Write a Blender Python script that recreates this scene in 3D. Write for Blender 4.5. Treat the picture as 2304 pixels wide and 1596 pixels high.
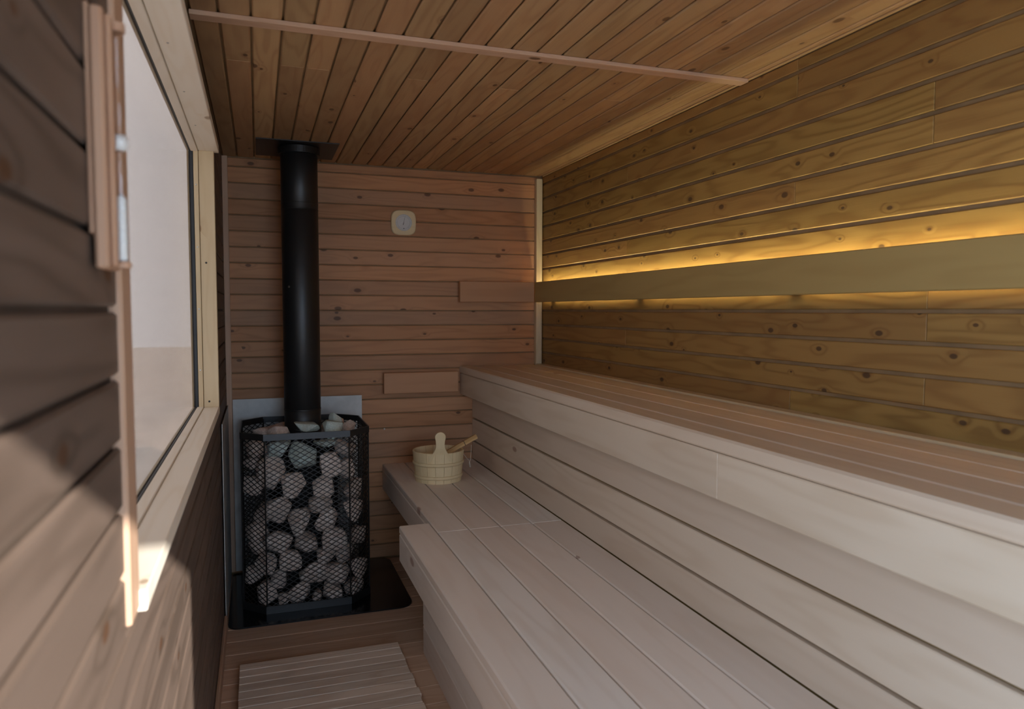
import bpy, bmesh, math, random
from mathutils import Vector, Matrix

# ------------------------------------------------------------------ scene, camera, light
for o in list(bpy.data.objects):
    bpy.data.objects.remove(o, do_unlink=True)
S = bpy.context.scene
COL = S.collection
rnd = random.Random(11)

CAM_H = 1.435
cam_d = bpy.data.cameras.new('camera')
cam = bpy.data.objects.new('camera', cam_d)
COL.objects.link(cam)
S.camera = cam
cam_d.sensor_fit = 'HORIZONTAL'
cam_d.sensor_width = 36.0
cam_d.lens = 36.0 * 1650.04 / 2304.0
cam_d.clip_start = 0.02
_y, _p, _r = (math.radians(a) for a in (19.11629, -3.41348, 0.10653))
_f = Vector((math.sin(_y) * math.cos(_p), math.cos(_y) * math.cos(_p), math.sin(_p)))
_rt = Vector((math.cos(_y), -math.sin(_y), 0))
_u = _rt.cross(_f)
_rt2 = _rt * math.cos(_r) + _u * math.sin(_r)
_u2 = _u * math.cos(_r) - _rt * math.sin(_r)
M = Matrix.Identity(4)
for i in range(3):
    M[i][0] = _rt2[i]; M[i][1] = _u2[i]; M[i][2] = -_f[i]; M[i][3] = (0, 0, CAM_H)[i]
cam.matrix_world = M
cam_d.dof.use_dof = True
cam_d.dof.focus_distance = 3.0
cam_d.dof.aperture_fstop = 3.8

SKY = 4.6
world = bpy.data.worlds.new('sky'); S.world = world
world.use_nodes = True
bg = world.node_tree.nodes['Background']
bg.inputs[0].default_value = (0.76, 1.0, 1.34, 1)
bg.inputs[1].default_value = SKY

sun_d = bpy.data.lights.new('sun', 'SUN')
sun = bpy.data.objects.new('sun', sun_d); COL.objects.link(sun)
sun_d.energy = 10.5
sun_d.angle = math.radians(0.6)
sun_d.color = (1.0, 0.97, 0.92)
SUN_DIR = Vector((-0.4835, 1.0, -0.425)).normalized()
sun.rotation_euler = SUN_DIR.to_track_quat('-Z', 'Y').to_euler()
sun.location = (3, -6, 5)

S.view_settings.view_transform = 'Standard'
S.view_settings.look = 'None'
S.view_settings.exposure = 0.0
S.view_settings.gamma = 1.0
S.view_settings.use_curve_mapping = False
S.cycles.use_denoising = True
S.cycles.max_bounces = 10
S.cycles.diffuse_bounces = 6
S.cycles.glossy_bounces = 4
S.cycles.transparent_max_bounces = 12
S.cycles.sample_clamp_indirect = 6.0
S.cycles.caustics_reflective = False
S.cycles.caustics_refractive = False

def portal(name, loc, sx, sy, direction):
    d = bpy.data.lights.new(name, 'AREA'); d.shape = 'RECTANGLE'
    d.size = sx; d.size_y = sy
    d.cycles.is_portal = True
    o = bpy.data.objects.new(name, d); COL.objects.link(o)
    o.location = loc
    o.rotation_euler = Vector(direction).to_track_quat('-Z', 'Y').to_euler()
portal('window_portal', (-0.26, 2.07, 1.555), 2.2, 1.1, (1, 0, 0))
portal('side_doorway_portal', (-0.26, -0.175, 1.03), 0.74, 2.02, (1, 0, 0))
portal('doorway_portal', (0.62, -1.12, 1.02), 1.5, 2.1, (0, 1, 0))

# ------------------------------------------------------------------ materials
class NT:
    def __init__(s, name):
        s.m = bpy.data.materials.new(name); s.m.use_nodes = True
        s.t = s.m.node_tree; s.n = s.t.nodes; s.l = s.t.links
        s.b = s.n['Principled BSDF']
    def node(s, typ, **kw):
        n = s.n.new(typ)
        for k, v in kw.items():
            if k == 'inp':
                for kk, vv in v.items(): s.set(n, kk, vv)
            else: setattr(n, k, v)
        return n
    def set(s, n, k, v):
        if isinstance(v, bpy.types.NodeSocket): s.l.new(v, n.inputs[k])
        else: n.inputs[k].default_value = v
    def math(s, op, a, b=0.0, c=None, clamp=False):
        n = s.n.new('ShaderNodeMath'); n.operation = op; n.use_clamp = clamp
        s.set(n, 0, a); s.set(n, 1, b)
        if c is not None: s.set(n, 2, c)
        return n.outputs[0]
    def vmul(s, a, v):
        n = s.n.new('ShaderNodeVectorMath'); n.operation = 'MULTIPLY'
        s.set(n, 0, a); s.set(n, 1, v); return n.outputs[0]
    def ramp(s, v, lo, hi):
        n = s.n.new('ShaderNodeMapRange'); n.interpolation_type = 'SMOOTHSTEP'
        s.set(n, 0, v); n.inputs[1].default_value = lo; n.inputs[2].default_value = hi
        return n.outputs[0]
    def mix(s, f, a, b):
        n = s.n.new('ShaderNodeMix'); n.data_type = 'RGBA'
        s.set(n, 0, f); s.set(n, 6, a); s.set(n, 7, b); return n.outputs[2]

def c4(c): return (c[0], c[1], c[2], 1.0)

def wood(name, light, dark, knot=(0.10, 0.045, 0.02), knot_density=0.25, ring=0.35, freq=9.0,
         rough=0.55, vary=0.16, alt=None, alt_amt=0.0, bump=0.35, spec=0.35, blotch=0.25, knot_scale=(5.0, 9.0)):
    N = NT(name)
    tc = N.node('ShaderNodeTexCoord'); oi = N.node('ShaderNodeObjectInfo')
    off = N.node('ShaderNodeVectorMath', operation='SCALE')
    off.inputs[0].default_value = (37.0, 19.0, 53.0); N.l.new(oi.outputs['Random'], off.inputs[3])
    ad = N.node('ShaderNodeVectorMath', operation='ADD')
    N.l.new(tc.outputs['Object'], ad.inputs[0]); N.l.new(off.outputs[0], ad.inputs[1])
    P = ad.outputs[0]
    # knots
    vo = N.node('ShaderNodeTexVoronoi', voronoi_dimensions='2D', feature='F1')
    N.set(vo, 'Vector', N.vmul(P, (knot_scale[0], knot_scale[1], 1.0))); vo.inputs['Scale'].default_value = 1.0
    sep = N.node('ShaderNodeSeparateColor'); N.l.new(vo.outputs['Color'], sep.inputs[0])
    has = N.math('LESS_THAN', sep.outputs[0], knot_density)
    size = N.math('MULTIPLY_ADD', sep.outputs[1], 0.07, 0.035)
    rel = N.math('DIVIDE', vo.outputs['Distance'], size)
    core = N.math('MULTIPLY', has, N.math('SUBTRACT', 1.0, N.ramp(rel, 0.7, 1.25)))
    halo = N.math('MULTIPLY', has, N.math('SUBTRACT', 1.0, N.ramp(rel, 0.6, 4.2)))
    # growth rings
    nz = N.node('ShaderNodeTexNoise'); nz.inputs['Scale'].default_value = 1.0
    nz.inputs['Detail'].default_value = 2.0; nz.inputs['Roughness'].default_value = 0.45
    N.set(nz, 'Vector', N.vmul(P, (1.1, 9.0, 9.0)))
    v = N.math('MULTIPLY_ADD', halo, 0.10, nz.outputs[0])
    ph = N.math('MULTIPLY', v, freq * 2 * math.pi)
    rg = N.math('MULTIPLY_ADD', N.math('SINE', ph), 0.5, 0.5)
    rg = N.math('POWER', rg, 2.2)
    # fibres
    fb = N.node('ShaderNodeTexNoise'); fb.inputs['Scale'].default_value = 1.0; fb.inputs['Detail'].default_value = 3.0
    N.set(fb, 'Vector', N.vmul(P, (5.0, 210.0, 210.0)))
    # blotches
    bl = N.node('ShaderNodeTexNoise'); bl.inputs['Scale'].default_value = 1.0; bl.inputs['Detail'].default_value = 2.0
    N.set(bl, 'Vector', N.vmul(P, (2.2, 7.0, 7.0)))
    f = N.math('MULTIPLY_ADD', rg, ring, N.math('MULTIPLY', fb.outputs[0], 0.35 * ring))
    f = N.math('MULTIPLY_ADD', N.math('SUBTRACT', bl.outputs[0], 0.5), blotch * 2, f, clamp=True)
    f = N.math('MULTIPLY_ADD', halo, 0.25, f, clamp=True)
    base = light
    col = N.mix(f, c4(light), c4(dark))
    if alt:
        r2 = N.math('FRACT', N.math('MULTIPLY', oi.outputs['Random'], 17.31))
        col = N.mix(N.math('MULTIPLY', r2, alt_amt), col, c4(alt))
    col = N.mix(N.math('MULTIPLY', core, 0.85), col, c4(knot))
    br = N.math('MULTIPLY_ADD', N.math('FRACT', N.math('MULTIPLY', oi.outputs['Random'], 91.7)), 2 * vary, 1.0 - vary)
    hs = N.node('ShaderNodeVectorMath', operation='SCALE'); N.l.new(col, hs.inputs[0]); N.l.new(br, hs.inputs[3])
    N.l.new(hs.outputs[0], N.b.inputs['Base Color'])
    N.b.inputs['Roughness'].default_value = rough
    N.b.inputs['Specular IOR Level'].default_value = spec
    h = N.math('MULTIPLY_ADD', rg, 0.5, N.math('MULTIPLY', fb.outputs[0], 0.5))
    h = N.math('MULTIPLY_ADD', halo, 1.6, h)
    bp = N.node('ShaderNodeBump'); bp.inputs['Strength'].default_value = bump; bp.inputs['Distance'].default_value = 0.0015
    N.l.new(h, bp.inputs['Height']); N.l.new(bp.outputs[0], N.b.inputs['Normal'])
    return N.m

def plain(name, col, rough=0.5, metal=0.0, noise=0.0, nscale=60.0, bump=0.0, spec=0.5):
    N = NT(name)
    N.b.inputs['Base Color'].default_value = c4(col)
    N.b.inputs['Roughness'].default_value = rough
    N.b.inputs['Metallic'].default_value = metal
    N.b.inputs['Specular IOR Level'].default_value = spec
    if noise or bump:
        tc = N.node('ShaderNodeTexCoord')
        nz = N.node('ShaderNodeTexNoise'); nz.inputs['Scale'].default_value = nscale; nz.inputs['Detail'].default_value = 4.0
        N.l.new(tc.outputs['Object'], nz.inputs['Vector'])
        if noise:
            d = tuple(max(0, x * (1 - noise)) for x in col); u = tuple(min(1, x * (1 + noise)) for x in col)
            N.l.new(N.mix(N.ramp(nz.outputs[0], 0.3, 0.7), c4(d), c4(u)), N.b.inputs['Base Color'])
        if bump:
            bp = N.node('ShaderNodeBump'); bp.inputs['Strength'].default_value = bump; bp.inputs['Distance'].default_value = 0.002
            N.l.new(nz.outputs[0], bp.inputs['Height']); N.l.new(bp.outputs[0], N.b.inputs['Normal'])
    return N.m

def emit(name, col, st):
    N = NT(name)
    N.b.inputs['Base Color'].default_value = c4(col)
    N.b.inputs['Emission Color'].default_value = c4(col); N.b.inputs['Emission Strength'].default_value = st
    return N.m

def glass(name, tint, refl=1.0, rg=0.0):
    N = NT(name)
    geo = N.node('ShaderNodeNewGeometry')
    ior = N.math('MULTIPLY_ADD', geo.outputs['Backfacing'], 1 / 1.5 - 1.5, 1.5)
    fr = N.node('ShaderNodeFresnel'); N.l.new(ior, fr.inputs['IOR'])
    tr = N.node('ShaderNodeBsdfTransparent'); tr.inputs[0].default_value = c4(tint)
    gl = N.node('ShaderNodeBsdfGlossy'); gl.inputs['Roughness'].default_value = rg
    mx = N.node('ShaderNodeMixShader')
    N.l.new(N.math('MULTIPLY', fr.outputs[0], refl), mx.inputs[0]); N.l.new(tr.outputs[0], mx.inputs[1]); N.l.new(gl.outputs[0], mx.inputs[2])
    N.l.new(mx.outputs[0], N.n['Material Output'].inputs['Surface'])
    return N.m

WALL_R = wood('pine_wall_golden', (0.34, 0.205, 0.058), (0.20, 0.105, 0.026), knot=(0.06, 0.03, 0.015), knot_density=0.5, ring=0.6, freq=9, vary=0.18, knot_scale=(6.5, 11.0),
              alt=(0.27, 0.125, 0.045), alt_amt=0.5)
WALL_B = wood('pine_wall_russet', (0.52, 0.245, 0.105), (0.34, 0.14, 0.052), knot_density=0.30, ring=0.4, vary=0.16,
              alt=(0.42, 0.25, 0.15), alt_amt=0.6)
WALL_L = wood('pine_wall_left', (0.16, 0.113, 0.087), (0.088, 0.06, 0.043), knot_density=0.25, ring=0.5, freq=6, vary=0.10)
CEIL = wood('pine_ceiling', (0.52, 0.34, 0.17), (0.34, 0.185, 0.085), knot_density=0.22, ring=0.45, freq=8, vary=0.2,
            alt=(0.34, 0.17, 0.085), alt_amt=0.7, bump=0.6)
BACKING = plain('recessed_board_tongues', (0.26, 0.16, 0.075), 0.7, noise=0.15, nscale=9)
BACKING_D = plain('recessed_dark_tongues', (0.10, 0.068, 0.048), 0.8, noise=0.15, nscale=9)
BENCH = wood('pale_alder_bench', (0.71, 0.605, 0.47), (0.59, 0.47, 0.335), knot=(0.36, 0.22, 0.16), knot_density=0.04, ring=0.45, freq=5,
             vary=0.05, rough=0.5, alt=(0.66, 0.52, 0.41), alt_amt=0.5, bump=0.14, blotch=0.5, knot_scale=(2.5, 6.0))
BENCH_D = wood('alder_backrest', (0.44, 0.31, 0.115), (0.35, 0.225, 0.075), knot_density=0.02, ring=0.3, freq=5, vary=0.05, bump=0.1, knot_scale=(2.5, 6.0))
ROSE = wood('rosy_alder_backrest', (0.50, 0.26, 0.13), (0.38, 0.18, 0.08), knot_density=0.03, ring=0.3, freq=5, vary=0.05, bump=0.1, knot_scale=(2.5, 6.0))
BENCH_LIT = wood('lit_alder_bench', (0.87, 0.82, 0.75), (0.75, 0.67, 0.58), knot=(0.40, 0.27, 0.22), knot_density=0.07, ring=0.45, freq=5,
              vary=0.06, rough=0.5, alt=(0.74, 0.60, 0.49), alt_amt=0.6, bump=0.14, blotch=0.6, knot_scale=(2.5, 6.0))  # bench alder made lighter, in place of daylight missing on the lower bench
PALE = wood('pale_pine_frame', (0.64, 0.51, 0.32), (0.53, 0.38, 0.21), knot=(0.34, 0.2, 0.1), knot_density=0.10, ring=0.3, vary=0.05, bump=0.15)
PALE_LIT = wood('lit_pine_frame', (0.86, 0.78, 0.66), (0.76, 0.64, 0.48), knot=(0.4, 0.28, 0.18), knot_density=0.10, ring=0.3, vary=0.04, bump=0.12)  # brighter copy of the frame pine: window light put into its colour
LATH = wood('pink_pine_lath', (0.56, 0.36, 0.24), (0.44, 0.26, 0.16), knot_density=0.1, ring=0.3, vary=0.05, bump=0.15)
FLOORW = wood('floor_boards', (0.66, 0.46, 0.32), (0.50, 0.30, 0.18), knot_density=0.12, ring=0.4, vary=0.12)
DUCK = wood('duckboard_slats', (0.80, 0.67, 0.54), (0.58, 0.42, 0.30), knot_density=0.06, ring=0.35, vary=0.12)
BUCKETW = wood('pale_spruce_bucket', (0.78, 0.62, 0.36), (0.66, 0.48, 0.24), knot_density=0.0, ring=0.25, freq=6, vary=0.06, bump=0.12)
LADLEW = wood('honey_ladle', (0.72, 0.46, 0.2), (0.42, 0.22, 0.07), knot_density=0.0, ring=0.6, freq=7, vary=0.03)
TIMERW = wood('timer_holder_wood', (0.50, 0.30, 0.19), (0.38, 0.2, 0.12), knot_density=0.0, ring=0.3, vary=0.04)
BLACK = plain('matt_black_steel', (0.012, 0.012, 0.012), 0.42, 0.0, noise=0.2, nscale=300, bump=0.05, spec=0.5)
MESHM = plain('black_mesh_steel', (0.012, 0.011, 0.010), 0.5, 0.0, spec=0.4)
DARKBOX = plain('sooty_firebox', (0.010, 0.009, 0.008), 0.8, 0.0, spec=0.2)
HEARTH = plain('black_glass_hearth', (0.008, 0.008, 0.009), 0.16, 0.0, noise=0.3, nscale=8, spec=0.5)
STEEL = plain('brushed_grey_steel', (0.50, 0.49, 0.46), 0.5, 0.15, noise=0.10, nscale=14, bump=0.03)
GASKET = plain('black_rubber_gasket', (0.01, 0.012, 0.014), 0.5)
SCREW = plain('zinc_screw', (0.55, 0.54, 0.5), 0.3, 1.0)
WHITE = plain('dial_white', (0.72, 0.71, 0.68), 0.4)
INK = plain('black_ink', (0.02, 0.018, 0.015), 0.5)
GREYINK = plain('grey_ink', (0.30, 0.28, 0.25), 0.5)
SAND = plain('white_sand', (0.80, 0.80, 0.76), 0.7, noise=0.08, nscale=400)
CORD = plain('white_cord', (0.7, 0.62, 0.5), 0.8)
GROUND = plain('pale_paving', (0.62, 0.60, 0.57), 0.9, noise=0.06, nscale=2)
EXTER = plain('outer_cladding', (0.25, 0.2, 0.16), 0.9)
LEDM = emit('led_light', (1.0, 0.90, 0.50), 84.0)
PANE = glass('bronze_tinted_pane', (0.485, 0.403, 0.345), 0.6, 0.22)
CLEAR = glass('clear_glass', (0.97, 0.97, 0.97))

def stone_mat(name, a, b):
    N = NT(name)
    tc = N.node('ShaderNodeTexCoord'); oi = N.node('ShaderNodeObjectInfo')
    off = N.node('ShaderNodeVectorMath', operation='SCALE'); off.inputs[0].default_value = (9, 5, 7)
    N.l.new(oi.outputs['Random'], off.inputs[3])
    ad = N.node('ShaderNodeVectorMath', operation='ADD'); N.l.new(tc.outputs['Object'], ad.inputs[0]); N.l.new(off.outputs[0], ad.inputs[1])
    n1 = N.node('ShaderNodeTexNoise'); n1.inputs['Scale'].default_value = 14; n1.inputs['Detail'].default_value = 6; n1.inputs['Roughness'].default_value = 0.7
    N.l.new(ad.outputs[0], n1.inputs['Vector'])
    n2 = N.node('ShaderNodeTexNoise'); n2.inputs['Scale'].default_value = 3.0; N.l.new(ad.outputs[0], n2.inputs['Vector'])
    f = N.ramp(n1.outputs[0], 0.3, 0.75)
    col = N.mix(f, c4(a), c4(b))
    col = N.mix(N.math('MULTIPLY', N.ramp(n2.outputs[0], 0.4, 0.7), 0.4), col, c4((a[0] * 0.9, a[1] * 0.72, a[2] * 0.62)))
    br = N.math('MULTIPLY_ADD', oi.outputs['Random'], 0.4, 0.8)
    hs = N.node('ShaderNodeVectorMath', operation='SCALE'); N.l.new(col, hs.inputs[0]); N.l.new(br, hs.inputs[3])
    N.l.new(hs.outputs[0], N.b.inputs['Base Color'])
    N.b.inputs['Roughness'].default_value = 0.75
    bp = N.node('ShaderNodeBump'); bp.inputs['Strength'].default_value = 0.6; bp.inputs['Distance'].default_value = 0.006
    N.l.new(n1.outputs[0], bp.inputs['Height']); N.l.new(bp.outputs[0], N.b.inputs['Normal'])
    return N.m
STONE = stone_mat('grey_olivine', (0.56, 0.455, 0.385), (0.88, 0.755, 0.655))
STONE_G = stone_mat('greenish_olivine', (0.42, 0.50, 0.45), (0.66, 0.75, 0.69))

# ------------------------------------------------------------------ helpers
def tag(o, label=None, cat=None, group=None, kind=None):
    if label: o['label'] = label
    if cat: o['category'] = cat
    if group: o['group'] = group
    if kind: o['kind'] = kind
    return o

def empty(name, loc=(0, 0, 0)):
    o = bpy.data.objects.new(name, None); COL.objects.link(o); o.location = loc
    o.empty_display_size = 0.1
    return o

def wparent(o, parent):
    """parent keeping the world placement; parents here are unrotated"""
    o.parent = parent
    o.matrix_parent_inverse = Matrix.Translation(-parent.matrix_basis.to_translation())

def link(name, bm, mat, parent=None, mw=None, smooth=False):
    me = bpy.data.meshes.new(name)
    bm.normal_update(); bm.to_mesh(me); bm.free()
    if mat: me.materials.append(mat)
    if smooth:
        for p in me.polygons: p.use_smooth = True
    o = bpy.data.objects.new(name, me); COL.objects.link(o)
    if mw is not None: o.matrix_world = mw
    if parent: wparent(o, parent)
    return o

AX = {'x': Vector((1, 0, 0)), 'y': Vector((0, 1, 0)), 'z': Vector((0, 0, 1))}
_cache = {}
def prism_mesh(L, W, T, c, mat):
    """box with chamfered long edges; x length, y width, z thickness (face at +z)"""
    key = (round(L, 4), round(W, 4), round(T, 4), round(c, 4), mat.name)
    if key in _cache: return _cache[key]
    a, b = W / 2, T / 2
    c = min(c, a * 0.9, b * 0.9)
    prof = [(-a + c, -b), (a - c, -b), (a, -b + c), (a, b - c), (a - c, b), (-a + c, b), (-a, b - c), (-a, -b + c)]
    vs = []; fs = []
    e = min(c * 0.6, L * 0.2)
    for x, k in ((-L / 2, e), (-L / 2 + e, 0), (L / 2 - e, 0), (L / 2, e)):
        for y, z in prof:
            sy = (a - k) / a; sz = (b - k) / b
            vs.append((x, y * sy, z * sz))
    for s in range(3):
        for i in range(8):
            j = (i + 1) % 8
            fs.append((s * 8 + i, (s + 1) * 8 + i, (s + 1) * 8 + j, s * 8 + j))
    fs.append(tuple(range(8))); fs.append(tuple(24 + i for i in reversed(range(8))))
    me = bpy.data.meshes.new('board'); me.from_pydata(vs, [], fs); me.materials.append(mat)
    bmx = bmesh.new(); bmx.from_mesh(me); bmesh.ops.recalc_face_normals(bmx, faces=bmx.faces); bmx.to_mesh(me); bmx.free()
    _cache[key] = me
    return me

def board(name, lo, hi, laxis, normal, mat, parent=None, c=0.003):
    lo = Vector(lo); hi = Vector(hi)
    x = AX[laxis].copy()
    z = AX[normal[1]] * (1 if normal[0] == '+' else -1)
    y = z.cross(x)
    d = hi - lo
    L = abs(d.dot(x)); W = abs(d.dot(y)); T = abs(d.dot(z))
    me = prism_mesh(L, W, T, c, mat)
    o = bpy.data.objects.new(name, me); COL.objects.link(o)
    m = Matrix.Identity(4); ctr = (lo + hi) / 2
    for i in range(3):
        m[i][0] = x[i]; m[i][1] = y[i]; m[i][2] = z[i]; m[i][3] = ctr[i]
    o.matrix_world = m
    if parent: wparent(o, parent)
    return o

def add_box(bm, lo, hi):
    v = [bm.verts.new((x, y, z)) for x in (lo[0], hi[0]) for y in (lo[1], hi[1]) for z in (lo[2], hi[2])]
    for f in ((0, 1, 3, 2), (4, 6, 7, 5), (0, 4, 5, 1), (2, 3, 7, 6), (0, 2, 6, 4), (1, 5, 7, 3)):
        bm.faces.new([v[i] for i in f])

def boxes(name, bl, mat, parent=None):
    bm = bmesh.new()
    for lo, hi in bl: add_box(bm, lo, hi)
    return link(name, bm, mat, parent)

def lathe(bm, prof, n=32, center=(0, 0), cap=True):
    rings = []
    for r, z in prof:
        rings.append([bm.verts.new((center[0] + r * math.cos(2 * math.pi * i / n), center[1] + r * math.sin(2 * math.pi * i / n), z)) for i in range(n)])
    for a, b in zip(rings, rings[1:]):
        for i in range(n):
            j = (i + 1) % n
            bm.faces.new((a[i], a[j], b[j], b[i]))
    if cap:
        bm.faces.new(list(reversed(rings[0]))); bm.faces.new(rings[-1])

def tube(bm, pts, r, n=8):
    pts = [Vector(p) for p in pts]
    rings = []
    for i, p in enumerate(pts):
        t = (pts[min(i + 1, len(pts) - 1)] - pts[max(i - 1, 0)]).normalized()
        a = t.cross(Vector((0, 0, 1)) if abs(t.z) < 0.9 else Vector((1, 0, 0))).normalized(); b = t.cross(a)
        rings.append([bm.verts.new(p + (a * math.cos(2 * math.pi * k / n) + b * math.sin(2 * math.pi * k / n)) * r) for k in range(n)])
    for A, B in zip(rings, rings[1:]):
        for k in range(n):
            j = (k + 1) % n
            bm.faces.new((A[k], A[j], B[j], B[k]))
    bm.faces.new(list(reversed(rings[0]))); bm.faces.new(rings[-1])

def extrude_poly(bm, pts, off):
    """closed outline pts (3-D) extruded by vector off"""
    a = [bm.verts.new(p) for p in pts]; b = [bm.verts.new(Vector(p) + Vector(off)) for p in pts]
    n = len(pts)
    bm.faces.new(a); bm.faces.new(list(reversed(b)))
    for i in range(n):
        j = (i + 1) % n
        bm.faces.new((a[j], a[i], b[i], b[j]))
    bmesh.ops.recalc_face_normals(bm, faces=bm.faces)

# ------------------------------------------------------------------ room shell
XL, XR, YB, YF, ZC = -0.165, 1.643, 4.2, -1.05, 2.247     # faces of the boards
T = 0.014                                                  # board thickness
DZ, Z0 = 0.0846, 2.197                                     # wall board pitch, topmost joint

def struct(o): o['kind'] = 'structure'; return o

ground = struct(boxes('ground', [((-30, -30, -0.50), (30, 40, -0.40))], GROUND))
floor = struct(boxes('floor', [((XL - 0.12, YF, -0.10), (XR + 0.1, YB + 0.1, -0.024))], BACKING))
fy = [3.318 + 0.128 * k for k in range(-24, 8)]
for a, b in zip(fy, fy[1:]):
    if b > YB - 0.01: b = YB - 0.008
    if a > YB - 0.03: continue
    board('floor_board', (XL + 0.005, a + 0.0015, -0.024), (XR - 0.01, b - 0.0015, 0.0), 'x', '+z', FLOORW, floor, c=0.003)

ceil = struct(boxes('ceiling', [((XL - 0.14, YF - 0.1, ZC + T - 0.004), (XR + 0.12, YB + 0.12, ZC + 0.12))], BACKING))
cx = [XL + 0.004] + [-0.088 + 0.08505 * i for i in range(21)] + [XR - 0.002]
for i, (a, b) in enumerate(zip(cx, cx[1:])):
    joint = rnd.choice([None, None, None, 1.1, 1.6, 0.6, 2.6])
    segs = [(YF, YB - 0.004)] if joint is None else [(YF, joint - 0.0008), (joint + 0.0008, YB - 0.004)]
    for s0, s1 in segs:
        board('ceiling_board', (a + 0.0032, s0, ZC), (b - 0.0032, s1, ZC + T - 0.004), 'y', '-z', CEIL, ceil, c=0.0035)

wallb = struct(boxes('wall_back', [((XL - 0.14, YB + T - 0.004, -0.1), (XR + 0.12, YB + 0.12, ZC + 0.1))], BACKING))
zs = [ZC - 0.002] + [Z0 - DZ * i for i in range(26)]
zs = [z for z in zs if z > 0.02] + [0.003]
for a, b in zip(zs, zs[1:]):
    board('wall_board', (XL + 0.012, YB, b + 0.0025), (XR - 0.005, YB + T - 0.004, a - 0.0025), 'x', '-y', WALL_B, wallb, c=0.003)

wallr = struct(boxes('wall_right', [((XR + 0.0085, YF, -0.1), (XR + 0.12, YB + 0.1, ZC + 0.1))], BACKING))
for i, (a, b) in enumerate(zip(zs, zs[1:])):
    joint = rnd.choice([1.96, 1.96, 2.62, 1.2, 3.1, 1.45])
    g = 0.0056
    for s0, s1 in ((YF, joint - 0.0007), (joint + 0.0007, YB - 0.006)):
        board('wall_board', (XR, s0, b + g), (XR + 0.0085, s1, a - g), 'y', '-x', WALL_R, wallr, c=0.0025)

# left wall with its window opening
WY0, WY1, WZ0, WZ1 = 1.095, 3.115, 1.052, 2.052             # clear opening between the frame boards
FT = 0.03
XW = -0.247
SD0, SD1, SDZ = -0.55, 0.20, 2.05                          # open side doorway next to the viewer
walll = struct(boxes('wall_left', [
    ((XW, YF, -0.1), (XL - T + 0.004, SD0, ZC + 0.1)), ((XW, SD1, -0.1), (XL - T + 0.004, WY0 - 0.07, ZC + 0.1)),
    ((XW, SD0, SDZ), (XL - T + 0.004, SD1, ZC + 0.1)), ((XW, SD0, -0.1), (XL - T + 0.004, SD1, 0.0)),
    ((XW, WY1 + FT, -0.1), (XL - T + 0.004, YB + 0.1, ZC + 0.1)),
    ((XW, WY0 - 0.07, -0.1), (XL - T + 0.004, WY1 + FT, WZ0 - FT)),
    ((XW, WY0 - 0.07, WZ1 + FT), (XL - T + 0.004, WY1 + FT, ZC + 0.1))], BACKING_D))
for a, b in zip(zs, zs[1:]):
    lo, hi = b + 0.0035, a - 0.0035
    segs = [(SD1 + 0.001, YB - 0.004)] if lo < SDZ else [(YF, YB - 0.004)]
    if hi > WZ0 - FT and lo < WZ1 + FT:
        segs = [(SD1 + 0.001 if lo < SDZ else YF, WY0 - 0.071), (WY1 + FT + 0.001, YB - 0.004)]
        if lo < WZ0 - FT:                                    # the board notched under the sill
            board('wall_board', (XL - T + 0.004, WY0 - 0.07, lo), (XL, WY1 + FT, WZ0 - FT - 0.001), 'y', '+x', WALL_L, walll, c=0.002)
        if hi > WZ1 + FT:
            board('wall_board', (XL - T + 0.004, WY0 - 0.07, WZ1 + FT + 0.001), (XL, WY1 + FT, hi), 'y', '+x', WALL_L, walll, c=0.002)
    if lo < SDZ: segs.append((YF, SD0 - 0.001))
    for s0, s1 in segs:
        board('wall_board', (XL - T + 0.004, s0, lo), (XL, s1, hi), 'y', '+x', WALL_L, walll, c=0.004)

# rear wall round the open doorway behind the viewer
DX0, DX1, DZ1 = -0.10, 1.31, 2.09
wallf = struct(boxes('wall_rear', [
    ((XL - 0.12, YF - 0.10, -0.1), (DX0, YF, ZC + 0.1)),
    ((DX1, YF - 0.10, -0.1), (XR + 0.12, YF, ZC + 0.1)),
    ((DX0, YF - 0.10, DZ1), (DX1, YF, ZC + 0.1)),
    ((DX0, YF - 0.10, -0.1), (DX1, YF, 0.0))], EXTER))

# ------------------------------------------------------------------ window
win = struct(boxes('window_1', [((-0.2405, WY0 - 0.01, WZ0 - 0.01), (-0.2365, WY1 + 0.01, WZ1 + 0.01))], PANE))
XO = -0.247
board('jamb', (-0.206, WY1, WZ0), (-0.150, WY1 + FT, WZ1), 'z', '-y', PALE, win, c=0.002)
board('jamb', (-0.206, WY0 - 0.07, WZ0 - 0.022), (-0.159, WY0, WZ1 + FT), 'z', '+x', LATH, win, c=0.003)  # darker lath wood paints in the shade on this pale jamb
board('head', (-0.206, WY0 + 0.0005, WZ1), (-0.133, WY1 + FT, WZ1 + FT), 'y', '-z', PALE_LIT, win, c=0.002)
board('sill', (-0.206, WY0, WZ0 - FT), (-0.150, WY1 + FT, WZ0), 'y', '+z', PALE_LIT, win, c=0.002)
board('stop', (-0.224, WY1 - 0.004, WZ0), (-0.207, WY1 + FT, WZ1), 'z', '-y', PALE, win, c=0.0015)
board('stop', (-0.224, WY0 - 0.07, WZ0), (-0.207, WY0 + 0.004, WZ1), 'z', '+y', PALE, win, c=0.0015)
board('stop', (-0.2325, WY0, WZ1 - 0.004), (-0.207, WY1, WZ1 + FT), 'y', '-z', PALE_LIT, win, c=0.0015)
board('stop', (-0.2305, WY0, WZ0 - FT), (-0.207, WY1, WZ0 + 0.003), 'y', '+z', PALE_LIT, win, c=0.0015)
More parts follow.
